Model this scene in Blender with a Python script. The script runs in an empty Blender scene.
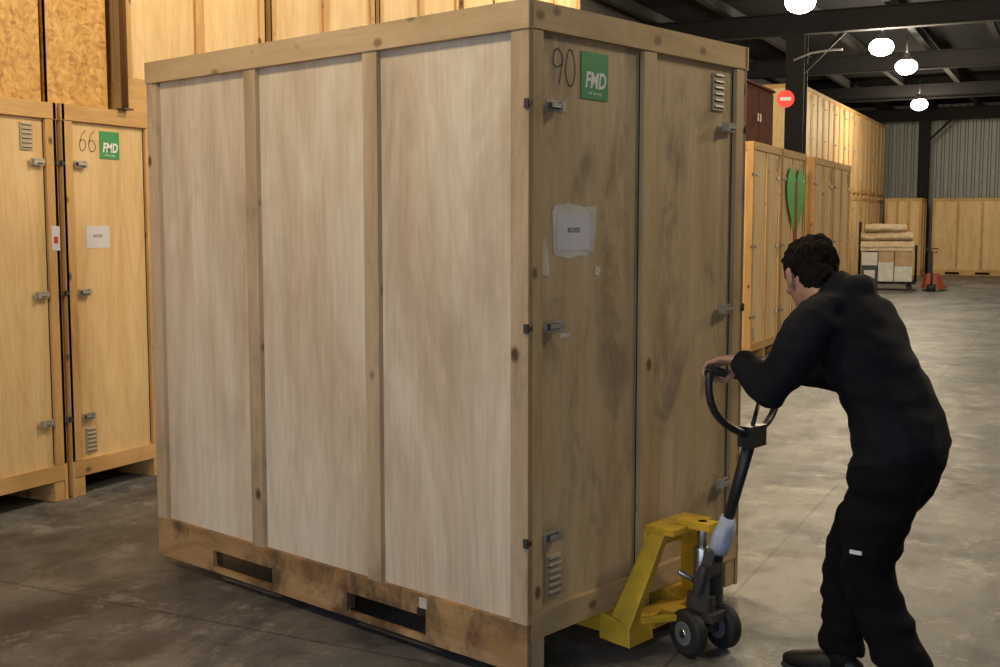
import bpy, math, random
from mathutils import Vector, Matrix, noise
random.seed(7)
scene = bpy.context.scene
try:
    scene.view_settings.view_transform = 'Standard'
except Exception as e:
    print(e)

# ------------------------------------------------------------------ materials
def new_mat(name):
    m = bpy.data.materials.new(name); m.use_nodes = True
    nt = m.node_tree; b = nt.nodes["Principled BSDF"]
    return m, nt, b
def N(nt, t, **kw):
    n = nt.nodes.new(t)
    for k, v in kw.items(): setattr(n, k, v)
    return n
def ramp(nt, stops):
    r = N(nt, 'ShaderNodeValToRGB'); cr = r.color_ramp
    while len(cr.elements) < len(stops): cr.elements.new(0.5)
    for e, (p, c) in zip(cr.elements, stops):
        e.position = p; e.color = (*c, 1) if len(c) == 3 else c
    return r
def noise_node(nt, coord, scale, mapping, detail=4, rough=.55, dist=0):
    mp = N(nt, 'ShaderNodeMapping'); mp.inputs['Scale'].default_value = mapping
    nt.links.new(coord, mp.inputs['Vector'])
    n = N(nt, 'ShaderNodeTexNoise'); n.inputs['Scale'].default_value = scale
    n.inputs['Detail'].default_value = detail; n.inputs['Roughness'].default_value = rough
    n.inputs['Distortion'].default_value = dist
    nt.links.new(mp.outputs[0], n.inputs['Vector'])
    return n
def mixc(nt, a, b, fac, mode='MIX'):
    m = N(nt, 'ShaderNodeMix'); m.data_type = 'RGBA'; m.blend_type = mode
    if isinstance(fac, (int, float)): m.inputs[0].default_value = fac
    else: nt.links.new(fac, m.inputs[0])
    for s, v in ((6, a), (7, b)):
        if isinstance(v, tuple): m.inputs[s].default_value = (*v, 1)
        else: nt.links.new(v, m.inputs[s])
    return m.outputs[2]
def math_node(nt, op, a, b=None):
    m = N(nt, 'ShaderNodeMath', operation=op)
    for i, v in enumerate((a, b)):
        if v is None: continue
        if isinstance(v, (int, float)): m.inputs[i].default_value = v
        else: nt.links.new(v, m.inputs[i])
    return m.outputs[0]
def simple(name, col, rough=.6, metal=0, var=.15, scale=8, spec=.5):
    m, nt, b = new_mat(name)
    tc = N(nt, 'ShaderNodeTexCoord')
    n = noise_node(nt, tc.outputs['Object'], scale, (1, 1, 1), 5)
    lo = tuple(c*(1-var) for c in col); hi = tuple(min(1, c*(1+var)) for c in col)
    r = ramp(nt, [(.3, lo), (.7, hi)])
    nt.links.new(n.outputs['Fac'], r.inputs[0]); nt.links.new(r.outputs[0], b.inputs['Base Color'])
    b.inputs['Roughness'].default_value = rough; b.inputs['Metallic'].default_value = metal
    b.inputs['Specular IOR Level'].default_value = spec
    return m
def wood(name, c1, c2, c3, axis='Z', knots=0.0, stain=0.0, stain_col=(.05, .045, .04), gs=7, rough=.6, fig=.0, lo=.52, hi=.70, sscale=2.6, knotscale=7.5, stretch=.25, patch=.5, pscale=3.4):
    m, nt, b = new_mat(name)
    tc = N(nt, 'ShaderNodeTexCoord'); oi = N(nt, 'ShaderNodeObjectInfo')
    add = N(nt, 'ShaderNodeVectorMath', operation='ADD')
    mul = N(nt, 'ShaderNodeVectorMath', operation='SCALE'); mul.inputs['Scale'].default_value = 13.
    cx = N(nt, 'ShaderNodeCombineXYZ')
    for i in range(3): nt.links.new(oi.outputs['Random'], cx.inputs[i])
    nt.links.new(cx.outputs[0], mul.inputs[0])
    nt.links.new(tc.outputs['Object'], add.inputs[0]); nt.links.new(mul.outputs[0], add.inputs[1])
    co = add.outputs[0]
    sc = {'Z': (1, 1, .07), 'X': (.07, 1, 1), 'Y': (1, .07, 1)}[axis]
    sc2 = {'Z': (1, 1, stretch), 'X': (stretch, 1, 1), 'Y': (1, stretch, 1)}[axis]
    n1 = noise_node(nt, co, gs, sc, 6, .6, .6)
    n2 = noise_node(nt, co, pscale, sc2, 6, .62, .9)
    n3 = noise_node(nt, co, gs*9, sc, 3, .6)
    r1 = ramp(nt, [(.30, c2), (.5, c1), (.70, c3)])
    nt.links.new(n1.outputs['Fac'], r1.inputs[0])
    r2 = ramp(nt, [(.36, c2), (.5, c1), (.62, c3)])
    nt.links.new(n2.outputs['Fac'], r2.inputs[0])
    col = mixc(nt, r1.outputs[0], r2.outputs[0], patch)
    r3 = ramp(nt, [(.35, (.82, .79, .74)), (.6, (1, 1, 1))]); nt.links.new(n3.outputs['Fac'], r3.inputs[0])
    col = mixc(nt, col, r3.outputs[0], .4, 'MULTIPLY')
    if fig > 0:
        n5 = noise_node(nt, co, 2.0, {'Z': (1, 1, .16), 'X': (.16, 1, 1), 'Y': (1, .16, 1)}[axis], 2, .4, .2)
        s = math_node(nt, 'SINE', math_node(nt, 'MULTIPLY', n5.outputs['Fac'], 95.0))
        rf = ramp(nt, [(.0, (1, 1, 1)), (.55, (1, 1, 1)), (1., (.74, .66, .56))]); nt.links.new(s, rf.inputs[0])
        col = mixc(nt, col, rf.outputs[0], fig, 'MULTIPLY')
    if knots > 0:
        mp = N(nt, 'ShaderNodeMapping')
        mp.inputs['Scale'].default_value = {'Z': (1, 1, .7), 'X': (.7, 1, 1), 'Y': (1, .7, 1)}[axis]
        nt.links.new(co, mp.inputs['Vector'])
        v = N(nt, 'ShaderNodeTexVoronoi'); v.inputs['Scale'].default_value = knotscale
        nt.links.new(mp.outputs[0], v.inputs['Vector'])
        rk = ramp(nt, [(.09, (1, 1, 1)), (.17, (0, 0, 0))]); nt.links.new(v.outputs['Distance'], rk.inputs[0])
        col = mixc(nt, col, (.09, .045, .02), math_node(nt, 'MULTIPLY', rk.outputs[0], knots))
    if stain > 0:
        n4 = noise_node(nt, co, sscale, (1, 1, .55), 7, .66, .4)
        rs = ramp(nt, [(lo, (0, 0, 0)), (hi, (1, 1, 1))]); nt.links.new(n4.outputs['Fac'], rs.inputs[0])
        col = mixc(nt, col, stain_col, math_node(nt, 'MULTIPLY', rs.outputs[0], stain))
    nt.links.new(col, b.inputs['Base Color'])
    b.inputs['Roughness'].default_value = rough
    b.inputs['Specular IOR Level'].default_value = .3
    bp = N(nt, 'ShaderNodeBump'); bp.inputs['Strength'].default_value = .12; bp.inputs['Distance'].default_value = .01
    nt.links.new(n3.outputs['Fac'], bp.inputs['Height']); nt.links.new(bp.outputs[0], b.inputs['Normal'])
    return m

M = {}
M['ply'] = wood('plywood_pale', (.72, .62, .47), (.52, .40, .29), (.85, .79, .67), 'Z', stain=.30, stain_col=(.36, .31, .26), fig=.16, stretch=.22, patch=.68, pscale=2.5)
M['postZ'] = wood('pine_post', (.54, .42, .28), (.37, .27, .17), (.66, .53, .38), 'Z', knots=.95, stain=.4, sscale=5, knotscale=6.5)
M['boardX'] = wood('pine_board_long', (.58, .43, .25), (.44, .30, .16), (.68, .53, .34), 'X', knots=.6, stain=.2)
M['boardY'] = wood('pine_board_end', (.58, .41, .21), (.42, .28, .13), (.66, .49, .29), 'Y', knots=.7, stain=.2)
M['skirt'] = wood('skirt_plywood', (.48, .30, .14), (.31, .18, .08), (.62, .43, .23), 'X', stain=.85, stain_col=(.07, .05, .035), fig=.6, lo=.49, hi=.64, sscale=4.2)
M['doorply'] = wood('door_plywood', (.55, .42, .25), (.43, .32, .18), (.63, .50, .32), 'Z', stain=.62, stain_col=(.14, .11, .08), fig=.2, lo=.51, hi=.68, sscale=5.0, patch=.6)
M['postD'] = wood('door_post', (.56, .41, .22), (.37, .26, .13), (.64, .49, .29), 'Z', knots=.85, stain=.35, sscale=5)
M['plyY'] = wood('plywood_yellow', (.76, .55, .29), (.64, .44, .21), (.84, .66, .39), 'Z', stain=.15, stain_col=(.3, .2, .1), fig=.2)
M['postY'] = wood('pine_post_yellow', (.60, .37, .15), (.45, .25, .09), (.70, .47, .22), 'Z', knots=.85, stain=.2)
M['boardYY'] = wood('pine_board_yellow', (.60, .37, .15), (.45, .25, .09), (.70, .47, .22), 'Y', knots=.7, stain=.25)
M['boardYX'] = wood('pine_board_yellow_long', (.60, .37, .15), (.45, .25, .09), (.70, .47, .22), 'X', knots=.7, stain=.25)
M['dark'] = simple('dark_gap', (.02, .017, .014), .9)
M['steel'] = simple('galvanised_steel', (.48, .46, .40), .42, .5)
M['blacksteel'] = simple('dark_hinge_steel', (.09, .085, .08), .5, .5)
M['green'] = simple('green_sign', (.03, .30, .10), .45, 0, .06)
M['leafgreen'] = simple('leaf_green_paint', (.04, .48, .06), .45, 0, .15)
M['white'] = simple('white_print', (.85, .85, .83), .5, 0, .03)
M['paper'] = simple('label_paper', (.64, .64, .73), .6, 0, .05)
M['tape'] = simple('old_tape', (.62, .60, .54), .4, 0, .2)
M['ink'] = simple('pencil_ink', (.09, .085, .08), .8)
M['vent'] = simple('vent_metal', (.42, .36, .26), .5, .2)
M['red'] = simple('red_print', (.55, .03, .02), .4, 0, .1)
M['redbrown'] = simple('red_brown_paint', (.28, .03, .015), .6, 0, .2)
M['brown'] = simple('brown_varnish', (.10, .028, .015), .8, 0, .3, 8, .15)

def osb():
    m, nt, b = new_mat('osb_board')
    tc = N(nt, 'ShaderNodeTexCoord')
    nz = noise_node(nt, tc.outputs['Object'], 6, (1, 1, 1), 2)
    mx = mixc(nt, tc.outputs['Object'], nz.outputs['Color'], .12)
    outs = []
    for s in ((1, 1.9, .8), (1, .8, 2.0)):
        mp = N(nt, 'ShaderNodeMapping'); mp.inputs['Scale'].default_value = s
        nt.links.new(mx, mp.inputs['Vector'])
        v = N(nt, 'ShaderNodeTexVoronoi'); v.inputs['Scale'].default_value = 30
        nt.links.new(mp.outputs[0], v.inputs['Vector'])
        r = ramp(nt, [(.10, (.36, .16, .025)), (.45, (.60, .33, .08)), (.85, (.74, .46, .15))])
        nt.links.new(v.outputs['Color'], r.inputs[0]); outs.append(r.outputs[0])
    nt.links.new(mixc(nt, outs[0], outs[1], .5), b.inputs['Base Color'])
    b.inputs['Roughness'].default_value = .5
    return m
M['osb'] = osb()

# ------------------------------------------------------------------ mesh builder
class MB:
    def __init__(s): s.v = []; s.f = []; s.m = []; s.mats = []; s.sm = []
    def mi(s, mat):
        mat = M[mat] if isinstance(mat, str) else mat
        if mat not in s.mats: s.mats.append(mat)
        return s.mats.index(mat)
    def poly(s, pts, mat, smooth=False):
        i = len(s.v); s.v += [tuple(p) for p in pts]; s.f.append(list(range(i, i+len(pts)))); s.m.append(s.mi(mat)); s.sm.append(smooth)
    def hexa(s, p, mat):
        i = len(s.v); s.v += [tuple(q) for q in p]
        for f in ((0, 3, 2, 1), (4, 5, 6, 7), (0, 1, 5, 4), (1, 2, 6, 5), (2, 3, 7, 6), (3, 0, 4, 7)):
            s.f.append([i+k for k in f]); s.m.append(s.mi(mat)); s.sm.append(False)
    def box(s, x0, x1, y0, y1, z0, z1, mat):
        if x0 > x1: x0, x1 = x1, x0
        if y0 > y1: y0, y1 = y1, y0
        if z0 > z1: z0, z1 = z1, z0
        s.hexa([(x0, y0, z0), (x1, y0, z0), (x1, y1, z0), (x0, y1, z0), (x0, y0, z1), (x1, y0, z1), (x1, y1, z1), (x0, y1, z1)], mat)
    def loft(s, path, mat, side=(0, 1, 0), n=20, cap=True, power=1.0):
        P = [Vector(p[0]) for p in path]; base = len(s.v); k = s.mi(mat)
        for i, (p, a, b) in enumerate(path):
            t = (P[min(i+1, len(P)-1)]-P[max(i-1, 0)]).normalized()
            sd = Vector(side); sd = (sd-t*sd.dot(t))
            if sd.length < 1e-3: sd = Vector((1, 0, 0))-t*t.x
            sd.normalize(); up = t.cross(sd)
            for j in range(n):
                an = 2*math.pi*j/n
                c, d = math.cos(an), math.sin(an)
                s.v.append(tuple(P[i]+sd*a*c+up*b*d))
        for i in range(len(P)-1):
            for j in range(n):
                a0 = base+i*n+j; a1 = base+i*n+(j+1) % n
                s.f.append([a0, a1, a1+n, a0+n]); s.m.append(k); s.sm.append(True)
        if cap:
            s.f.append([base+j for j in range(n)][::-1]); s.m.append(k); s.sm.append(False)
            s.f.append([base+(len(P)-1)*n+j for j in range(n)]); s.m.append(k); s.sm.append(False)
    def tube(s, pts, r, mat, n=14, side=(0, 1, 0)):
        if isinstance(r, (int, float)): r = [r]*len(pts)
        s.loft([(p, q, q) for p, q in zip(pts, r)], mat, side, n)
    def ellipsoid(s, c, r, mat, n=16, rings=10):
        c = Vector(c); path = []
        for i in range(rings+1):
            th = math.pi*(i/rings); th = max(.02, min(math.pi-.02, th))
            path.append(((c.x, c.y, c.z-math.cos(th)*r[2]), math.sin(th)*r[1], math.sin(th)*r[0]))
        base = len(s.v); k = s.mi(mat)
        for (p, a, b) in path:
            for j in range(n):
                an = 2*math.pi*j/n; s.v.append((p[0]+b*math.cos(an), p[1]+a*math.sin(an), p[2]))
        for i in range(rings):
            for j in range(n):
                a0 = base+i*n+j; a1 = base+i*n+(j+1) % n
                s.f.append([a0, a1, a1+n, a0+n]); s.m.append(k); s.sm.append(True)
        s.f.append([base+j for j in range(n)][::-1]); s.m.append(k); s.sm.append(True)
        s.f.append([base+rings*n+j for j in range(n)]); s.m.append(k); s.sm.append(True)
    def ribbon(s, pts, w, x, mat):
        for (a, b) in zip(pts[:-1], pts[1:]):
            d = Vector((b[0]-a[0], b[1]-a[1]))
            if d.length < 1e-6: continue
            nrm = Vector((-d.y, d.x)).normalized()*w/2; e = d.normalized()*w*.3
            q = [(a[0]-e.x+nrm.x, a[1]-e.y+nrm.y), (a[0]-e.x-nrm.x, a[1]-e.y-nrm.y), (b[0]+e.x-nrm.x, b[1]+e.y-nrm.y), (b[0]+e.x+nrm.x, b[1]+e.y+nrm.y)]
            s.poly([(x, u, v) for u, v in q], mat)
    def text(s, txt, size, origin, xdir, ydir, mat, off=0.012, shear=0, bold=0.02, sq=1.0):
        cu = bpy.data.curves.new('t', 'FONT'); cu.body = txt; cu.size = size; cu.align_x = 'CENTER'; cu.align_y = 'CENTER'; cu.shear = shear; cu.offset = bold*size
        cu.resolution_u = 3
        o = bpy.data.objects.new('t', cu); scene.collection.objects.link(o)
        bpy.context.view_layer.update()
        me = o.evaluated_get(bpy.context.evaluated_depsgraph_get()).to_mesh()
        X = Vector(xdir)*sq; Y = Vector(ydir); O = Vector(origin); i = len(s.v); k = s.mi(mat)
        for v in me.vertices: s.v.append(tuple(O+X*v.co.x+Y*v.co.y))
        for p in me.polygons: s.f.append([i+q for q in p.vertices]); s.m.append(k); s.sm.append(False)
        bpy.data.objects.remove(o)
    def mesh(s, name, recalc=False):
        me = bpy.data.meshes.new(name); me.from_pydata(s.v, [], s.f)
        for m in s.mats: me.materials.append(m)
        for p, k, q in zip(me.polygons, s.m, s.sm): p.material_index = k; p.use_smooth = q
        me.update(); return me
    def obj(s, name, loc=(0, 0, 0), rotz=0, bevel=0, parent=None):
        o = bpy.data.objects.new(name, s.mesh(name)); scene.collection.objects.link(o)
        o.location = loc; o.rotation_euler = (0, 0, rotz)
        if parent: o.parent = parent
        if bevel:
            b = o.modifiers.new('bevel', 'BEVEL'); b.width = bevel; b.segments = 2; b.limit_method = 'ANGLE'
        return o
def place(me, name, loc, rotz=0):
    o = bpy.data.objects.new(name, me); scene.collection.objects.link(o); o.location = loc; o.rotation_euler = (0, 0, rotz); return o
def empty(name, loc=(0, 0, 0), rotz=0):
    e = bpy.data.objects.new(name, None); scene.collection.objects.link(e); e.location = loc; e.rotation_euler = (0, 0, rotz); e.empty_display_size = .2; return e

# ------------------------------------------------------------------ crates
def digit(ch, y, z, h):
    w = h*.42; pts = []
    def arc(cy, cz, ry, rz, a0, a1, n=14): return [(cy+ry*math.cos(math.radians(a0+(a1-a0)*i/n)), cz+rz*math.sin(math.radians(a0+(a1-a0)*i/n))) for i in range(n+1)]
    if ch == '9': pts = arc(y, z+h*.22, w*.5, h*.26, 20, 380)+[(y+w*.5, z+h*.1), (y+w*.42, z-h*.2), (y+w*.3, z-h*.5)]
    elif ch == '6': pts = [(y+w*.4, z+h*.5), (y-w*.1, z+h*.32), (y-w*.38, z+h*.0)]+arc(y, z-h*.22, w*.5, h*.27, 160, -200)
    else: pts = arc(y, z, w*.5, h*.5, 90, 460)
    return [(a+noise.noise(Vector((a*18, c*18, 1)))*.008, c+noise.noise(Vector((a*18, c*18, 7)))*.008) for a, c in pts]
def latch(b, y, z, flip=1, out=.012):
    x = 0.0
    b.box(x-.004, x+.004, y-.045, y+.045, z-.020, z+.020, 'steel')
    b.box(x+.004, x+.014, y-.036, y+.030, z-.009, z+.011, 'blacksteel')
    b.box(x+.012, x+.020, y-.030, y+.036, z-.006, z+.009, 'steel')
    b.box(x+.004, x+.022, y+.030*flip-.008, y+.030*flip+.008, z-.018, z+.018, 'steel')
def vent(b, y, z, w=.085, h=.15):
    b.box(-.020, -.012, y-w/2, y+w/2, z-h/2, z+h/2, 'vent')
    for i in range(6):
        zz = z-h/2+h*(i+.5)/6
        b.box(-.0125, -.0105, y-w/2+.01, y+w/2-.01, zz-.003, zz+.002, 'dark')
        b.hexa([(-.012, y-w/2+.01, zz+.003), (-.006, y-w/2+.01, zz+.001), (-.006, y+w/2-.01, zz+.001), (-.012, y+w/2-.01, zz+.003),
                (-.012, y-w/2+.01, zz+.010), (-.008, y-w/2+.01, zz+.008), (-.008, y+w/2-.01, zz+.008), (-.012, y+w/2-.01, zz+.010)], 'vent')
def crate(L=2.3, W=1.42, H=2.3, pal='pale', number=None, labels=True, doors=True, leaf=False, closed=False):
    b = MB()
    if pal == 'pale': ply, pz, bx, by, dp, pd = 'ply', 'postZ', 'boardX', 'boardY', 'doorply', 'postD'
    elif pal == 'osb': ply = dp = 'osb'; pz = bx = by = pd = 'osb'
    else: ply, pz, bx, by, dp, pd = 'plyY', 'postY', 'boardYX', 'boardYY', 'plyY', 'postY'
    sk = 'skirt' if pal == 'pale' else bx
    slots = [(-L*.808, -L*.62), (-L*.411, -L*.217)]
    sh = .18; s0, s1 = .022, .100
    for y0, y1, sgn in ((0, .022, -1), (W-.022, W, 1)):
        b.box(-L, 0, y0, y1, 0, s0, sk); b.box(-L, 0, y0, y1, s1, sh, sk)
        xs = [-L]+[v for s in slots for v in s]+[0]
        for i in range(0, len(xs), 2): b.box(xs[i], xs[i+1], y0, y1, s0, s1, sk)
        yi0, yi1 = (y0+.022, y0+.032) if sgn < 0 else (y1-.032, y1-.022)
        b.box(-L+.02, -.02, yi0, yi1, .12, H-.02, ply)
        n = 3; pw = .078
        for i in range(n+1):
            cx = -L+pw/2+(L-pw)*i/n
            b.box(cx-pw/2, cx+pw/2, y0, y1, sh, H-.095, pz)
        b.box(-L-.004, .004, (y0-.006) if sgn < 0 else y0, y1 if sgn < 0 else y1+.006, H-.095, H, bx)
    xs = [-L+.02]+[v for s in slots for v in s]+[-.004]
    for yc in (.06, W/2, W-.06):
        for i in range(0, len(xs), 2):
            xa = xs[i]+(.06 if i else 0); xb = xs[i+1]-(.06 if i < len(xs)-2 else 0)
            b.box(xa, xb, yc-.036, yc+.036, .002, .12, bx)
    b.box(-L+.01, -.01, .023, W-.023, .12, .14, 'dark' if pal == 'pale' else bx)
    b.box(-L+.01, -.01, .023, W-.023, H-.03, H-.012, ply)
    if closed: b.box(-.012, .004, 0, W, 0.0, .13, by)
    for end in (0, 1):
        X = lambda v: v if end == 0 else -L-v
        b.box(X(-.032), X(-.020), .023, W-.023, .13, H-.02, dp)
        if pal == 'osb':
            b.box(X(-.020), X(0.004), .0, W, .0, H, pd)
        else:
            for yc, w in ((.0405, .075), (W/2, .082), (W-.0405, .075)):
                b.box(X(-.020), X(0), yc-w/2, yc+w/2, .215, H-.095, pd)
            b.box(X(-.020), X(.002), .023, W-.023, .12, .212, by)
            b.box(X(-.020), X(.004), .002, W-.002, H-.092, H-.001, by)
    if doors:
        for y in (.082, W/2-.045, W/2+.045, W-.082):
            b.box(-.0205, -.0190, y-.003, y+.003, .22, H-.1, 'dark')
        for z in (1.96, 1.21, .47):
            z *= H/2.3
            latch(b, .135, z, 1); latch(b, W-.14, z, -1)
            for yy in (-.003, W+.003):
                b.box(-.014, .004, yy-.005, yy+.005, z-.016, z+.016, 'blacksteel')
                b.box(.003, .007, min(yy, .015) if yy < 1 else W-.015, .015 if yy < 1 else yy, z-.009, z+.009, 'blacksteel')
        vent(b, .165, .32); vent(b, W-.20, 2.10*H/2.3)
    if labels:
        s = .078; yc, zc = .385, 2.085
        b.box(-.0195, -.016, yc-s, yc+s, zc-s*1.05, zc+s*1.05, 'green')
        b.text('FMD', .078, (-.0155, yc+.002, zc-.018), (0, 1, 0), (0, 0, 1), 'white', shear=.2, bold=.03, sq=.78)
        b.text('self storage', .018, (-.0155, yc, zc-.06), (0, 1, 0), (0, 0, 1), 'white', bold=0)
        b.box(-.0195, -.0175, .18, .365, 1.47, 1.60, 'paper')
        b.text('BOXES', .024, (-.017, .27, 1.54), (0, 1, 0), (0, 0, 1), 'ink')
        if number:
            for i, ch in enumerate(number):
                b.ribbon(digit(ch, .175+.072*i, 2.10, .125), .0048, -.0185, 'ink')
    if leaf:
        yc, zc = W*.55, 1.74*H/2.3
        pts = []
        for i in range(36):
            t = 2*math.pi*i/36
            hx = math.sin(t)**3; hz = (13*math.cos(t)-5*math.cos(2*t)-2*math.cos(3*t)-math.cos(4*t))/16
            pts.append((.012, yc+.54*hx, zc+.56*hz))
        b.poly(pts[::-1], 'leafgreen')
        b.box(.013, .018, yc-.07, yc+.07, zc-.66, zc+.24, 'redbrown')
    return b

ROT = math.radians(-15.1)
C0 = Vector((-1.660, 3.541, 0))
mb = crate(number='90')
def scrap(pts, x, mat='tape'): mb.poly([(x, a, c) for a, c in pts], mat)
scrap([(.155, 1.475), (.17, 1.45), (.20, 1.462), (.195, 1.615), (.18, 1.63), (.15, 1.61)], -.0185)
scrap([(.15, 1.595), (.40, 1.60), (.405, 1.628), (.33, 1.622), (.25, 1.635), (.16, 1.625)], -.0186)
scrap([(.355, 1.47), (.385, 1.455), (.395, 1.50), (.405, 1.60), (.37, 1.61)], -.0184)
scrap([(.17, 1.455), (.24, 1.44), (.31, 1.452), (.36, 1.44), (.36, 1.475), (.17, 1.48)], -.0187)
scrap([(.09, 1.39), (.135, 1.38), (.13, 1.46), (.115, 1.52), (.10, 1.51)], -.0183)
scrap([(.39, 1.38), (.42, 1.375), (.43, 1.40), (.40, 1.415)], -.0183)
scrap([(.19, 1.16), (.25, 1.165), (.265, 1.15), (.25, 1.178), (.20, 1.18)], -.0183)
mb.box(-.53, -.49, -.003, .001, .13, .17, 'tape'); mb.box(-.54, -.50, -.004, .0, .10, .13, 'dark')
main = mb.obj('storage_crate', (C0.x, C0.y, .045), ROT, bevel=.0025)

mY66 = crate(pal='yellow', number='66')
mYg = crate(pal='yellow', number=None)
mYp = crate(pal='yellow', labels=False, doors=False, closed=True)
mA = crate(pal='yellow', number=None)
mA.box(-.001, .002, 1.36, 1.42, 1.46, 1.60, 'paper'); mA.box(.002, .003, 1.375, 1.405, 1.50, 1.54, 'red')
me66 = mY66.mesh('crate66'); meg = mYg.mesh('crateG'); mep = mYp.mesh('crateP'); meA = mA.mesh('crateA')
y = 2.03 - 1.45
for i in range(9):
    me = {2: meA, 3: me66}.get(i, meg)
    place(me, 'storage_crate', (-5.28+(.0 if i != 3 else .01), y+.0, 0)); y += 1.45
meo = crate(pal='osb', labels=False, doors=False, W=1.40).mesh('crateO')
meo2 = crate(pal='osb', labels=False, doors=False, W=.46).mesh('crateO2')
place(meo, 'osb_crate', (-5.34, 2.0, 2.3)); place(meo, 'osb_crate', (-5.34, 3.45, 2.3)); place(meo2, 'osb_crate', (-5.34, 4.90, 2.3))
yy = 5.46
for i in range(5):
    place(mep, 'storage_crate', (-5.30, yy, 2.3)); yy += 1.46
mel = crate(L=1.78, W=1.42, H=2.58, pal='yellow', labels=False).mesh('crateL')
mell = crate(L=1.78, W=1.42, H=2.58, pal='yellow', labels=False, leaf=True).mesh('crateLeaf')
for Y, me in ((13.5, mel), (14.95, mell), (16.95, mel), (18.4, mel)):
    place(me, 'storage_crate', (-3.45, Y, 0))
mef = crate(L=1.9, W=1.42, H=2.45, pal='yellow', labels=False).mesh('crateF')
Y = 27.6
for i in range(9):
    place(mef, 'storage_crate', (-6.0, Y, 0)); place(mef, 'storage_crate', (-6.0, Y, 2.45)); Y += 1.45
mew = crate(L=2.3, W=1.42, H=2.5, pal='yellow', labels=False, doors=False).mesh('crateW')
for i in range(5): place(mew, 'storage_crate', (-2.15+2.34*i, 40.8, 0))
m2 = crate(L=1.15, W=1.3, H=2.5, pal='yellow', labels=False, doors=False).mesh('crateW2')
place(m2, 'storage_crate', (-4.68, 39.9, 0))

p = MB(); p.tube([(0, 0, 0), (0, 0, 3.2)], .022, simple('pole_brown', (.20, .10, .035), .5), n=12); p.box(-.035, .035, -.035, .035, 0, .01, 'blacksteel')
p.obj('support_pole', (-5.245, 5.41, 2.302))

# ------------------------------------------------------------------ hall
def concrete():
    m, nt, b = new_mat('concrete_floor')
    tc = N(nt, 'ShaderNodeTexCoord'); co = tc.outputs['Object']
    n1 = noise_node(nt, co, .6, (1, 1, 1), 6, .62, .8); n2 = noise_node(nt, co, 4, (1, 1, 1), 9, .72, .3); n3 = noise_node(nt, co, 70, (1, 1, 1), 4, .7)
    n6 = noise_node(nt, co, 1.7, (1, .35, 1), 8, .7, 1.0)
    r1 = ramp(nt, [(.40, (.11, .116, .125)), (.60, (.25, .245, .235))]); nt.links.new(n1.outputs['Fac'], r1.inputs[0])
    r2 = ramp(nt, [(.38, (.38, .38, .40)), (.5, (.9, .9, .9)), (.64, (1.0, .99, .97))]); nt.links.new(n2.outputs['Fac'], r2.inputs[0])
    r6 = ramp(nt, [(.42, (.45, .45, .48)), (.53, (1, 1, 1)), (.7, (1.0, 1., 1.))]); nt.links.new(n6.outputs['Fac'], r6.inputs[0])
    r3 = ramp(nt, [(.3, (.6, .6, .6)), (.6, (1, 1, 1))]); nt.links.new(n3.outputs['Fac'], r3.inputs[0])
    c = mixc(nt, r1.outputs[0], r2.outputs[0], .8, 'MULTIPLY'); c = mixc(nt, c, r3.outputs[0], .5, 'MULTIPLY'); c = mixc(nt, c, r6.outputs[0], .7, 'MULTIPLY')
    n7 = noise_node(nt, co, 3.2, (1, 1, 1), 10, .78, .2); r7 = ramp(nt, [(.54, (0, 0, 0)), (.62, (1, 1, 1))]); nt.links.new(n7.outputs['Fac'], r7.inputs[0])
    c = mixc(nt, c, (.36, .355, .34), math_node(nt, 'MULTIPLY', r7.outputs[0], .5))
    br = N(nt, 'ShaderNodeTexBrick'); br.offset = 0; br.inputs['Scale'].default_value = 1
    br.inputs['Mortar Size'].default_value = .008; br.inputs['Brick Width'].default_value = 4.2; br.inputs['Row Height'].default_value = 4.2
    br.inputs['Color1'].default_value = br.inputs['Color2'].default_value = (1, 1, 1, 1); br.inputs['Mortar'].default_value = (.45, .44, .42, 1)
    mp = N(nt, 'ShaderNodeMapping'); mp.inputs['Location'].default_value = (1.3, .6, 0); nt.links.new(co, mp.inputs[0]); nt.links.new(mp.outputs[0], br.inputs['Vector'])
    c = mixc(nt, c, br.outputs['Color'], .8, 'MULTIPLY')
    nt.links.new(c, b.inputs['Base Color'])
    rr = ramp(nt, [(.3, (.38,)*3), (.7, (.7,)*3)]); nt.links.new(n2.outputs['Fac'], rr.inputs[0]); nt.links.new(rr.outputs[0], b.inputs['Roughness'])
    bp = N(nt, 'ShaderNodeBump'); bp.inputs['Strength'].default_value = .2; bp.inputs['Distance'].default_value = .01
    nt.links.new(n3.outputs['Fac'], bp.inputs['Height']); nt.links.new(bp.outputs[0], b.inputs['Normal'])
    return m
f = MB(); f.box(-8, 9, -14, 43.5, -.1, 0, concrete()); f.obj('floor')
wm = simple('corrugated_wall_metal', (.30, .31, .29), .5, .2, .1)
wd = simple('dark_wall', (.06, .055, .05), .8)
def corrug(x0, x1, z0, z1, mat, step=.25, depth=.04):
    b = MB(); x = x0; k = 0
    while x < x1:
        a = step/4
        pts = [(x, 0), (x+a, 0), (x+1.5*a, -depth), (x+3.5*a, -depth), (x+4*a, 0)]
        for (p, q) in zip(pts[:-1], pts[1:]): b.poly([(p[0], p[1], z0), (q[0], q[1], z0), (q[0], q[1], z1), (p[0], p[1], z1)], mat)
        x += step
    b.box(x0, x1, .01, .06, z0, z1, mat)
    return b
corrug(-8, 9, 0, 5.8, wm).obj('wall_back', (0, 43.5, 0))
w = MB(); w.box(-8.2, -8, -14, 43.5, 0, 5.8, wd); w.obj('wall_left')
w = MB(); w.box(9, 9.2, -14, 43.5, 0, 5.8, wd); w.obj('wall_right')
dm = simple('roof_sheet_dark', (.012, .013, .015), .9, spec=.1)
w = MB(); w.box(-8.2, 9.2, -6, 43.6, 5.8, 5.9, dm)
w.obj('ceiling')
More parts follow.
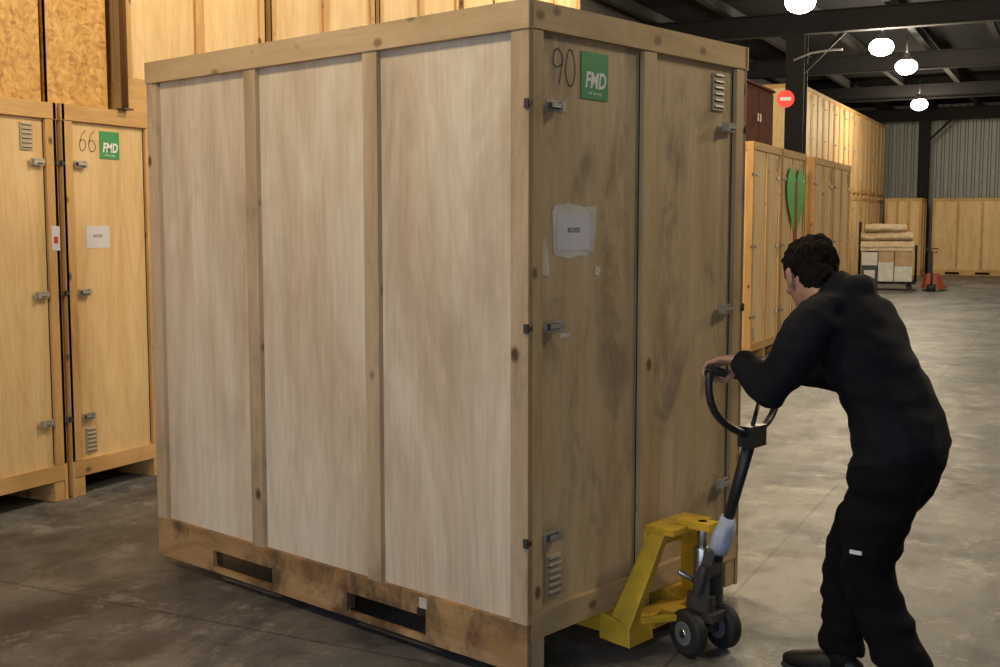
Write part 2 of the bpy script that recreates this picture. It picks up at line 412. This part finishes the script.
sm = simple('painted_steel_dark', (.012, .011, .012), .7, 0, spec=.2)
sl = simple('painted_steel_grey', (.028, .028, .028), .7, 0, spec=.2)
def ibeam(b, x0, x1, y, z0, z1, mat, fl=.2):
    b.box(x0, x1, y-fl/2, y+fl/2, z0, z0+.02, mat); b.box(x0, x1, y-fl/2, y+fl/2, z1-.02, z1, mat); b.box(x0, x1, y-.01, y+.01, z0+.02, z1-.02, mat)
for Y in (4, 10, 16, 22, 28, 34.5, 41.5):
    b = MB(); ibeam(b, -8, 9, Y, 5.10, 5.50, sm); b.obj('roof_beam')
b = MB()
for i in range(12):
    X = -7.6+1.45*i
    b.box(X-.04, X+.04, -6, 43.4, 5.52, 5.72, sl); b.box(X-.04, X+.09, -6, 43.4, 5.50, 5.52, sl)
b.obj('roof_purlins')
for Y in (22, 41.4):
    b = MB(); b.box(-.17, .17, -.15, -.13, 0, 5.1, sm); b.box(-.17, .17, .13, .15, 0, 5.1, sm); b.box(-.012, .012, -.13, .13, 0, 5.1, sm); b.box(-.2, .2, -.2, .2, 0, .02, sm)
    b.hexa([(-.05, -.02, 4.3), (.05, -.02, 4.3), (.05, .02, 4.3), (-.05, .02, 4.3), (.75, -.02, 5.08), (.87, -.02, 5.08), (.87, .02, 5.08), (.75, .02, 5.08)], sm)
    b.obj('steel_column', (-4.85, Y, 0))

b = MB(); n = 28
def disc(b, r, y, mat):
    b.poly([(r*math.cos(2*math.pi*i/n), y, r*math.sin(2*math.pi*i/n)) for i in range(n)], mat)
redem, nt, bs = new_mat('red_sign_lit'); bs.inputs['Base Color'].default_value = (.7, .03, .02, 1); bs.inputs['Emission Color'].default_value = (1, .05, .02, 1); bs.inputs['Emission Strength'].default_value = .4
disc(b, .16, -.012, redem); disc(b, .162, .0, 'steel')
b.box(-.10, .10, -.016, -.012, -.03, .03, 'white'); b.box(-.012, .012, -.002, .02, -.16, .16, 'steel')
b.obj('round_red_sign', (-5.0, 21.80, 3.93), math.radians(20))

em, nt, bs = new_mat('lamp_glass'); bs.inputs['Emission Color'].default_value = (1, .95, .85, 1); bs.inputs['Emission Strength'].default_value = 30
shade = simple('lamp_shade_metal', (.10, .10, .10), .5, .4)
LC_ = (1, .83, .58)
def lamp(x, y, z=4.85, power=250, col=LC_):
    e = empty('ceiling_lamp', (x, y, z))
    b = MB(); b.loft([((0, 0, .10), .15, .15), ((0, 0, .16), .13, .13), ((0, 0, .24), .08, .08), ((0, 0, .30), .07, .07)], shade, n=24, cap=False)
    b.tube([(0, 0, .28), (0, 0, .67)], .02, shade)
    b.obj('shade', parent=e)
    b = MB(); b.ellipsoid((0, 0, .02), (.22, .22, .16), em, 24, 14); b.obj('bulb', parent=e)
    l = bpy.data.lights.new('lamp_light', 'POINT'); l.energy = power; l.color = col; l.shadow_soft_size = .25
    o = bpy.data.objects.new('lamp_light', l); scene.collection.objects.link(o); o.parent = e; o.location = (0, 0, -.40)
for (x, yv) in ((-4.1, 33.6), (-3.4, 25.6), (-3.45, 22.6), (-3.85, 17.6)): lamp(x, yv, power=280)
for (x, yv) in ((2.5, 32), (2.5, 21), (2.0, 11)): lamp(x, yv, power=360)
lamp(-2.6, 5.9, power=260, col=(1, .76, .45)); lamp(-2.8, 1.6, power=230, col=(1, .76, .45)); lamp(-3.2, 11.5, power=260, col=(1, .76, .45)); lamp(1.6, 6.6, power=230, col=(1, .80, .52))
b = MB(); wp = simple('white_pipe', (.24, .24, .23), .5)
b.tube([(-4.85, 21.7, 4.60), (-4.55, 21.75, 4.72), (-4.25, 21.8, 4.76), (-4.0, 21.8, 4.76)], .02, wp)
b.obj('ventilation_pipe')

b = MB(); b.box(0, .6, 0, 1.5, 0, .72, 'brown'); b.box(.6, .615, .03, .73, .04, .68, 'brown'); b.box(.6, .615, .77, 1.47, .04, .68, 'brown'); b.box(-.02, .63, -.02, 1.52, .72, .75, 'brown'); b.box(.615, .63, .68, .695, .3, .4, 'steel'); b.box(.615, .63, .80, .815, .3, .4, 'steel')
b.obj('wooden_cabinet', (-4.25, 13.7, 2.582), 0, bevel=.004)

# loaded trolley in the distance
card = simple('cardboard', (.46, .32, .18), .8); blanket = simple('moving_blanket', (.62, .50, .33), .95, 0, .25, 9); whitebox = simple('white_box', (.62, .62, .58), .7); darkbox = simple('dark_box', (.05, .06, .08), .7)
e = empty('loaded_trolley', (-4.98, 30.2, 0), math.radians(8)); e.scale = (.88, 1, 1)
rubber = simple('black_rubber', (.018, .018, .018), .65)
b = MB(); b.box(0, 1.5, 0, 1.1, .16, .22, sm)
for xq in (.15, 1.35):
    for yq in (.12, .98): b.tube([(xq, yq-.03, .08), (xq, yq+.03, .08)], .08, rubber, side=(1, 0, 0)); b.box(xq-.03, xq+.03, yq-.035, yq+.035, .12, .16, sm)
for yq in (.05, .5, 1.05): b.tube([(-.02, yq, .2), (-.02, yq, 1.7)], .025, sm, side=(1, 0, 0)); b.tube([(1.52, yq, .2), (1.52, yq, 1.1)], .025, sm, side=(1, 0, 0))
b.tube([(-.02, .05, 1.69), (-.02, 1.05, 1.69)], .025, sm, side=(1, 0, 0)); b.tube([(1.52, .05, 1.1), (1.52, 1.05, 1.1)], .025, sm, side=(1, 0, 0))
b.obj('trolley_frame', parent=e)
b = MB(); b.box(.05, .48, .05, .6, .22, .62, darkbox); b.box(.12, .42, .03, .05, .30, .5, whitebox); b.box(.50, .92, .05, .6, .22, .70, whitebox); b.box(.94, 1.42, .05, .6, .22, .60, whitebox); b.box(.05, .48, .05, .6, .62, .95, whitebox); b.box(.94, 1.40, .07, .6, .60, .98, card); b.box(.05, 1.42, .62, 1.05, .22, .95, card); b.box(.50, .92, .05, .6, .70, .97, card)
b.obj('boxes', parent=e, bevel=.01)
b = MB()
b.box(.02, 1.44, .04, 1.05, .985, 1.22, blanket)
for z, x0, x1, hh in ((1.10, -.01, 1.47, .125), (1.33, .0, 1.42, .125), (1.54, .10, 1.25, .105)):
    w_ = random.uniform(-.02, .02)
    b.loft([((x0, .5, z), .44, hh*.8), ((x0+.03, .5, z), .50, hh*.98), ((x0+.3, .5, z+w_), .51, hh*1.08), (((x0+x1)/2, .5, z+.01), .50, hh), ((x1-.3, .5, z-w_), .51, hh*1.08), ((x1-.03, .5, z), .49, hh*.95), ((x1, .5, z), .43, hh*.75)], blanket, side=(0, 1, 0), n=24)
b.obj('folded_blankets', parent=e)
rd = simple('red_paint', (.30, .05, .02), .5)
b = MB(); b.box(-.9, 0, -.27, -.11, .06, .11, rd); b.box(-.9, 0, .11, .27, .06, .11, rd); b.hexa([(-.02, -.27, .06), (.15, -.15, .06), (.15, .15, .06), (-.02, .27, .06), (-.02, -.2, .4), (.1, -.1, .45), (.1, .1, .45), (-.02, .2, .4)], rd)
b.tube([(.2, -.1, .09), (.2, .1, .09)], .09, rubber, side=(1, 0, 0)); b.tube([(.2, 0, .15), (.2, 0, .4), (.3, 0, 1.0)], .022, rubber); b.tube([(.3, -.15, 1.05), (.28, -.1, .95), (.28, .1, .95), (.3, .15, 1.05), (.3, -.15, 1.05)], .015, rubber)
b.obj('red_pallet_truck', (-3.28, 30.5, 0), math.radians(-90))

b = MB(); b.poly([(0, 0, .004), (.13, .02, .015), (.12, .08, .006), (.02, .07, .02)], 'white'); b.poly([(.02, .07, .02), (.12, .08, .006), (.1, .11, .03), (.04, .1, .012)], 'white')
b.obj('paper_scrap', (-.30, 7.3, 0))

# ------------------------------------------------------------------ pallet truck
PT = empty('pallet_truck', (C0.x, C0.y, 0), ROT)
yel = simple('yellow_paint', (.66, .42, .03), .45, 0, .22, 12); chrome = simple('pump_chrome', (.5, .5, .5), .25, 1); hub = simple('hub_grey', (.13, .14, .16), .5)
YC = .72
b = MB()
for s in (-1, 1):
    yc = YC+s*.20
    b.box(-1.12, .0, yc-.078, yc+.078, .138, .163, yel)
    b.box(-1.12, .06, yc-.078, yc-.068, .085, .138, yel); b.box(-1.12, .06, yc+.068, yc+.078, .085, .138, yel)
    b.hexa([(-.02, yc-.08, .06), (.12, yc-.08, .05), (.12, yc+.08, .05), (-.02, yc+.08, .06), (-.02, yc-.08, .163), (.11, yc-.07, .13), (.11, yc+.07, .13), (-.02, yc+.08, .163)], yel)
    y1, y2 = sorted((YC+s*.275, YC+s*.225)); t1, t2 = sorted((YC+s*.125, YC+s*.085))
    b.hexa([(.015, y1, .12), (.115, y1, .12), (.115, y2, .12), (.015, y2, .12), (.095, t1, .46), (.165, t1, .46), (.165, t2, .46), (.095, t2, .46)], yel)
    b.tube([(-.98, yc-.035, .04), (-.98, yc+.035, .04)], .04, rubber, side=(1, 0, 0)); b.box(-1.05, -.9, yc-.05, yc-.04, .03, .1, yel); b.box(-1.05, -.9, yc+.04, yc+.05, .03, .1, yel)
b.box(.08, .21, YC-.135, YC+.135, .455, .482, yel)
b.box(.07, .09, YC-.13, YC+.13, .38, .46, yel)
b.box(.02, .10, YC-.27, YC+.27, .07, .13, yel)
b.box(.10, .24, YC-.05, YC+.05, .095, .14, yel)
b.hexa([(.10, YC-.20, .125), (.13, YC-.20, .125), (.24, YC-.03, .125), (.22, YC-.03, .125), (.10, YC-.20, .15), (.13, YC-.20, .15), (.24, YC-.03, .15), (.22, YC-.03, .15)], yel)
b.obj('yellow_frame', parent=PT, bevel=.004)
b = MB()
b.tube([(.25, YC, .14), (.25, YC, .22)], .055, 'blacksteel', side=(1, 0, 0), n=24); b.tube([(.25, YC, .22), (.25, YC, .40)], .034, chrome, side=(1, 0, 0), n=24); b.tube([(.25, YC, .38), (.25, YC, .50)], .020, chrome, side=(1, 0, 0), n=20)
b.box(.15, .30, YC-.035, YC+.035, .47, .50, yel)
b.tube([(.27, YC-.06, .24), (.30, YC-.06, .35)], .018, 'blacksteel'); b.tube([(.25, YC-.02, .27), (.19, YC-.07, .31)], .012, chrome)
b.box(.21, .33, YC-.05, YC+.05, .13, .165, 'blacksteel')
b.obj('hydraulic_pump', parent=PT, bevel=.002)
b = MB()
st = math.radians(-18); ca, sa = math.cos(st), math.sin(st)
def rp(x, y_): return (.27+x*ca-y_*sa, YC+x*sa+y_*ca)
for s in (-1, 1):
    pts = []
    for yy_, r in ((-.027, .07), (-.024, .082), (-.014, .088), (.014, .088), (.024, .082), (.027, .07)):
        q = rp(0, s*.082+yy_); pts.append(((q[0], q[1], .09), r, r))
    b.loft(pts, rubber, side=(0, 0, 1), n=32)
    q0 = rp(0, s*.082-.029); q1 = rp(0, s*.082+.029); b.loft([((*q0, .09), .045, .045), ((*q1, .09), .045, .045)], hub, side=(0, 0, 1), n=28)
    q0 = rp(0, s*.082-.033); q1 = rp(0, s*.082+.033); b.loft([((*q0, .09), .016, .016), ((*q1, .09), .016, .016)], chrome, side=(0, 0, 1), n=20)
q0 = rp(0, -.06); q1 = rp(0, .06); b.tube([(*q0, .09), (*q1, .09)], .018, 'blacksteel', side=(0, 0, 1))
b.obj('steering_wheels', parent=PT)
blk = simple('black_handle', (.02, .02, .022), .4)
b = MB()
HB = Vector((.28, YC, .24)); HT = Vector((.475, .675, .865))
b.box(.25, .31, YC-.055, YC-.04, .17, .32, 'blacksteel'); b.box(.25, .31, YC+.04, YC+.055, .17, .32, 'blacksteel')
b.hexa([(.255, YC-.055, .30), (.305, YC-.055, .30), (.305, YC+.055, .30), (.255, YC+.055, .30), (.29, YC-.035, .40), (.33, YC-.035, .40), (.33, YC+.02, .40), (.29, YC+.02, .40)], 'blacksteel')
b.tube([HB.lerp(HT, .2), HB.lerp(HT, .6), HT], [.021, .021, .024], blk, side=(0, 1, 0))
b.obj('tiller_shaft', parent=PT)
slv = simple('grey_blue_sleeve', (.50, .56, .68), .6, 0, .2, 20)
b = MB(); b.loft([(HB.lerp(HT, .25), .03, .026), (HB.lerp(HT, .29), .056, .036), (HB.lerp(HT, .36), .058, .038), (HB.lerp(HT, .42), .04, .032), (HB.lerp(HT, .48), .026, .026)], slv)
for i, v in enumerate(b.v):
    q = Vector(v); b.v[i] = tuple(q+Vector((1, 1, 0))*noise.noise(q*40)*.010)
b.obj('rag_wrap', parent=PT)
GA = Vector((.42, .475, 1.105)); GB = Vector((.455, .875, 1.025))
def bez(p0, p1, p2, n=8): return [(p0*(1-t)**2+p1*2*t*(1-t)+p2*t*t) for t in [i/n for i in range(n+1)]]
b = MB()
b.tube([GA, GB], .015, blk, side=(0, 0, 1))
b.tube([GA.lerp(GB, .04), GA+Vector((0, -.012, -.012))], [.015, .017], blk)
la = bez(GA, GA+Vector((.0, -.05, -.17)), HT+Vector((0, -.05, .005)))+[HT]
lb = bez(GB, GB+Vector((.0, .045, -.12)), HT+Vector((0, .05, .005)))+[HT]
b.tube(la, .0135, blk, side=(1, 0, 0)); b.tube(lb, .0135, blk, side=(1, 0, 0))
b.box(HT.x-.03, HT.x+.03, HT.y-.05, HT.y+.05, HT.z-.045, HT.z+.03, blk)
b.tube([HT+Vector((0, .0, .02)), HT+Vector((-.01, .06, .10))], .008, blk)
b.obj('grip_loop', parent=PT)

# ------------------------------------------------------------------ worker
WK = empty('warehouse_worker', (C0.x, C0.y, 0), ROT)
jacket = simple('black_jacket', (.010, .011, .015), .9, 0, .3, 6, .15); trousers = simple('black_trousers', (.006, .006, .008), .95, 0, .3, 6, .15)
skin = simple('skin', (.46, .26, .19), .5, 0, .1, 10); hairm = simple('dark_hair', (.012, .009, .007), .95, 0, .5, 60, .1)
lipm = simple('lips', (.36, .14, .11), .5); eyew = simple('eye_white', (.7, .68, .65), .3); iris = simple('iris', (.05, .03, .02), .3)
def remesh(mb, name, vox, parent, smooth_it=6, disp=None, mats=None, matfn=None):
    o = mb.obj(name+'_src')
    r = o.modifiers.new('r', 'REMESH'); r.mode = 'VOXEL'; r.voxel_size = vox; r.use_smooth_shade = True
    s = o.modifiers.new('s', 'SMOOTH'); s.iterations = smooth_it; s.factor = .5
    bpy.context.view_layer.update()
    me = bpy.data.meshes.new_from_object(o.evaluated_get(bpy.context.evaluated_depsgraph_get()))
    bpy.data.objects.remove(o)
    if disp:
        nn = [v.normal.copy() for v in me.vertices]
        for v, nr in zip(me.vertices, nn): v.co += nr*disp(v.co)
    me.materials.clear()
    for m in mats: me.materials.append(m)
    for p_ in me.polygons:
        p_.use_smooth = True
        if matfn: p_.material_index = matfn(p_.center)
    me.update()
    ob = bpy.data.objects.new(name, me); scene.collection.objects.link(ob); ob.parent = parent
    return ob
LC = Vector((.425, .515, 1.097)); RC = Vector((.450, .845, 1.031))
LW = LC+Vector((.088, .0, .045)); RW = RC+Vector((.088, .0, .045))
b = MB()
b.loft([((1.02, .70, .76), .12, .10), ((1.015, .70, .82), .180, .135), ((1.01, .70, .89), .193, .142), ((.985, .70, .97), .183, .134), ((.945, .70, 1.06), .178, .130), ((.895, .70, 1.15), .192, .134), ((.855, .70, 1.23), .21, .134), ((.825, .695, 1.30), .21, .120), ((.80, .69, 1.345), .155, .095), ((.77, .69, 1.38), .088, .074), ((.74, .685, 1.415), .074, .069)], jacket, n=28)
b.loft([((.80, .46, 1.285), .052, .052), ((.805, .53, 1.315), .077, .072), ((.81, .69, 1.33), .085, .075), ((.805, .85, 1.315), .077, .072), ((.80, .92, 1.285), .052, .052)], jacket, side=(1, 0, 0))
b.loft([((.825, .57, 1.355), .04, .032), ((.85, .63, 1.372), .062, .045), ((.865, .69, 1.378), .066, .050), ((.85, .75, 1.372), .062, .045), ((.825, .81, 1.355), .04, .032)], jacket, side=(0, 0, 1))
EL = Vector((.695, .405, 1.07)); ER = Vector((.69, .975, 1.06))
for S, E, W_ in ((Vector((.80, .49, 1.295)), EL, LW), (Vector((.80, .89, 1.295)), ER, RW)):
    mid = S.lerp(E, .5); fm = E.lerp(W_, .45)
    b.loft([(S, .080, .078), (S.lerp(E, .25), .078, .078), (mid, .072, .072), (S.lerp(E, .8), .065, .065), (E, .060, .061), (E.lerp(W_, .2), .058, .059), (fm, .054, .054), (E.lerp(W_, .8), .045, .045), (E.lerp(W_, .97), .039, .038)], jacket, side=(0, 1, 0))
    b.ellipsoid(S, (.082, .078, .082), jacket); b.ellipsoid(E, (.059, .059, .061), jacket)
HL, KL, AL = Vector((1.01, .61, .84)), Vector((.945, .595, .465)), Vector((1.13, .60, .10))
HR, KR, AR = Vector((1.0, .79, .84)), Vector((.80, .79, .485)), Vector((.78, .79, .10))
for H_, K_, A_ in ((HL, KL, AL), (HR, KR, AR)):
    b.loft([(H_+Vector((.01, 0, .04)), .09, .11), (H_.lerp(K_, .12), .106, .126), (H_.lerp(K_, .4), .102, .115), (H_.lerp(K_, .75), .090, .098), (K_, .084, .088), (K_.lerp(A_, .2), .079, .084), (K_.lerp(A_, .45), .078, .084), (K_.lerp(A_, .75), .074, .078), (K_.lerp(A_, .97), .070, .076)], trousers, side=(0, 1, 0), n=22)
    b.ellipsoid(K_, (.086, .082, .086), trousers)
def folds(co):
    a = noise.noise(co*7+Vector((3, 1, 5)))*.012+noise.noise(Vector((co.x*9, co.y*8, co.z*20)))*.009
    d = co.x*.6+co.z; a += (1-abs(noise.noise(Vector((d*16, co.y*5, (co.x-co.z)*5)))*2))*.006-.003
    if abs(co.z-(.86+(co.x-1)*.25)) < .014: a += .004
    return a
def bmat(c):
    return 0 if (c.z > .845+(c.x-1)*.2 or c.x < .62 and c.z > .9) else 1
remesh(b, 'clothed_body', .009, WK, 6, folds, [jacket, trousers], bmat)
b = MB(); b.box(-.02, .02, -.003, .003, -.006, .006, 'white')
o = b.obj('reflective_tab', (KL.x-.02+.03, KL.y-.098, .56), parent=WK)
shoe = simple('black_shoe', (.012, .012, .012), .5); sole = simple('shoe_sole', (.03, .03, .03), .8)
for A_, lift in ((AL, .0), (AR, 0)):
    b = MB()
    x0 = A_.x+.05
    b.loft([((x0+.02, A_.y, .05), .028, .03), ((x0, A_.y, .055), .036, .042), ((x0-.06, A_.y, .065), .040, .052), ((x0-.13, A_.y, .055), .045, .042), ((x0-.19, A_.y, .046), .048, .034), ((x0-.24, A_.y, .040), .040, .026), ((x0-.265, A_.y, .036), .022, .016)], shoe, side=(0, 1, 0))
    b.loft([(A_+Vector((0, 0, -.04)), .045, .05), (A_+Vector((0, 0, .03)), .042, .046), (A_+Vector((0, 0, .08)), .04, .044)], shoe)
    b.loft([((x0+.025, A_.y, .013), .03, .013), ((x0-.05, A_.y, .013), .042, .013), ((x0-.17, A_.y, .013), .052, .013), ((x0-.235, A_.y, .013), .044, .013), ((x0-.272, A_.y, .013), .02, .012)], sole)
    b.obj('shoe', parent=WK)
def hand(C, sgn, name):
    b = MB(); ax = (GB-GA).normalized(); B = Vector((1, 0, 0)); B = (B-ax*B.dot(ax)).normalized(); U = ax.cross(B)
    if U.z < 0: U = -U
    P = lambda bb, aa, uu: C+B*bb+ax*aa+U*uu
    b.loft([(P(.000, 0, .034), .036, .010), (P(.018, 0, .040), .042, .014), (P(.045, 0, .044), .040, .017), (P(.075, 0, .044), .031, .018), (P(.10, 0, .045), .027, .020)], skin, side=ax, n=20)
    prm = [(.033, .94, .0092), (.011, 1.04, .0096), (-.011, 1.0, .0092), (-.032, .86, .0082)]
    for a, k, r in prm:
        a *= sgn
        b.tube([P(.022, a*.9, .037), P(.004, a, .039*k), P(-.020, a*1.02, .030*k), P(-.034, a*1.03, .006), P(-.029, a*1.02, -.018*k), P(-.008, a, -.029*k), P(.006, a, -.027*k)], [r, r*1.08, r*1.0, r*1.03, r*.95, r*.92, r*.6], skin, n=12, side=ax)
        b.ellipsoid(P(.006, a, .042*k), (.010, .010, .008), skin, 10, 6)
    b.tube([P(.07, .016*sgn, .036), P(.048, .040*sgn, .020), P(.026, .050*sgn, -.006), P(.004, .046*sgn, -.026), P(-.014, .040*sgn, -.030)], [.014, .0135, .0115, .0105, .007], skin, n=12, side=ax)
    return remesh(b, name, .0021, WK, 2, None, [skin])
hand(LC, 1, 'left_hand'); hand(RC, -1, 'right_hand')
HE = empty('head_pivot', (.68, .685, 1.430)); HE.parent = WK
HE.rotation_euler = (0, math.radians(-26), math.radians(-34))
b = MB()
rings = [(-.118, .052, .018, .016), (-.108, .048, .038, .034), (-.085, .034, .062, .050), (-.055, .022, .080, .062), (-.02, .010, .092, .069), (.02, .002, .097, .074), (.055, -.004, .097, .0745), (.083, -.008, .084, .064), (.103, -.010, .056, .044), (.115, -.010, .018, .014)]
b.loft([((cx, 0, z), ay, axx) for z, cx, axx, ay in rings], skin, side=(0, 1, 0), n=28)
b.loft([((-.02, 0, -.03), .054, .058), ((-.035, 0, -.10), .054, .057), ((-.060, 0, -.15), .056, .056)], skin)
b.loft([((.094, 0, .022), .008, .008), ((.108, 0, -.005), .011, .011), ((.116, 0, -.026), .016, .014), ((.100, 0, -.038), .012, .010)], skin, n=14)
b.ellipsoid((.084, .032, .034), (.014, .022, .007), skin); b.ellipsoid((.084, -.032, .034), (.014, .022, .007), skin)
b.ellipsoid((.074, .040, -.02), (.018, .018, .016), skin); b.ellipsoid((.074, -.040, -.02), (.018, .018, .016), skin)
b.ellipsoid((.086, 0, -.100), (.016, .02, .014), skin)
for s in (-1, 1):
    b.loft([((.006, s*.072, -.036), .006, .008), ((.002, s*.079, -.028), .008, .013), ((-.006, s*.083, -.008), .008, .019), ((-.010, s*.086, .014), .007, .018), ((-.008, s*.083, .026), .004, .009)], skin, side=(0, 1, 0), n=14)
for i, v in enumerate(b.v): b.v[i] = (-v[0], -v[1], v[2])
remesh(b, 'face_and_neck', .0036, HE, 3, None, [skin])
b = MB()
for s in (-1, 1):
    b.ellipsoid((-.086, s*.031, .012), (.011, .013, .010), eyew); b.ellipsoid((-.0955, s*.031, .012), (.003, .005, .005), iris)
b.loft([((-.094, -.022, -.066), .002, .002), ((-.100, -.01, -.064), .005, .006), ((-.102, 0, -.065), .005, .006), ((-.100, .01, -.064), .005, .006), ((-.094, .022, -.066), .002, .002)], lipm, side=(1, 0, 0), n=12)
for s in (-1, 1): b.loft([((-.097, s*.014, .034), .002, .002), ((-.098, s*.03, .040), .004, .004), ((-.088, s*.048, .035), .002, .002)], hairm, side=(1, 0, 0), n=8)
b.obj('facial_features', parent=HE)
b = MB()
b.ellipsoid((.018, 0, .042), (.107, .086, .090), hairm, 28, 18); b.ellipsoid((.052, 0, -.010), (.062, .068, .082), hairm, 24, 14); b.ellipsoid((-.052, 0, .083), (.045, .055, .03), hairm, 20, 12)
b.ellipsoid((-.012, .074, .028), (.020, .010, .030), hairm); b.ellipsoid((-.012, -.074, .028), (.020, .010, .030), hairm)
remesh(b, 'hair', .0035, HE, 1, lambda c: noise.noise(Vector((c.x*70, c.y*70, c.z*40)))*.008+noise.noise(c*24)*.007, [hairm])

# ------------------------------------------------------------------ light
w = bpy.data.worlds.new('World'); scene.world = w; w.use_nodes = True
bg = w.node_tree.nodes['Background']; bg.inputs['Color'].default_value = (.72, .82, 1, 1); bg.inputs['Strength'].default_value = 1.75

# ------------------------------------------------------------------ camera
cam = bpy.data.cameras.new('Camera'); co = bpy.data.objects.new('Camera', cam); scene.collection.objects.link(co)
cam.lens = 41.94; cam.sensor_width = 36; cam.clip_end = 200
co.location = (0, 0, 1.6); co.rotation_euler = (math.radians(90-5.27), 0, math.radians(26.5))
scene.camera = co
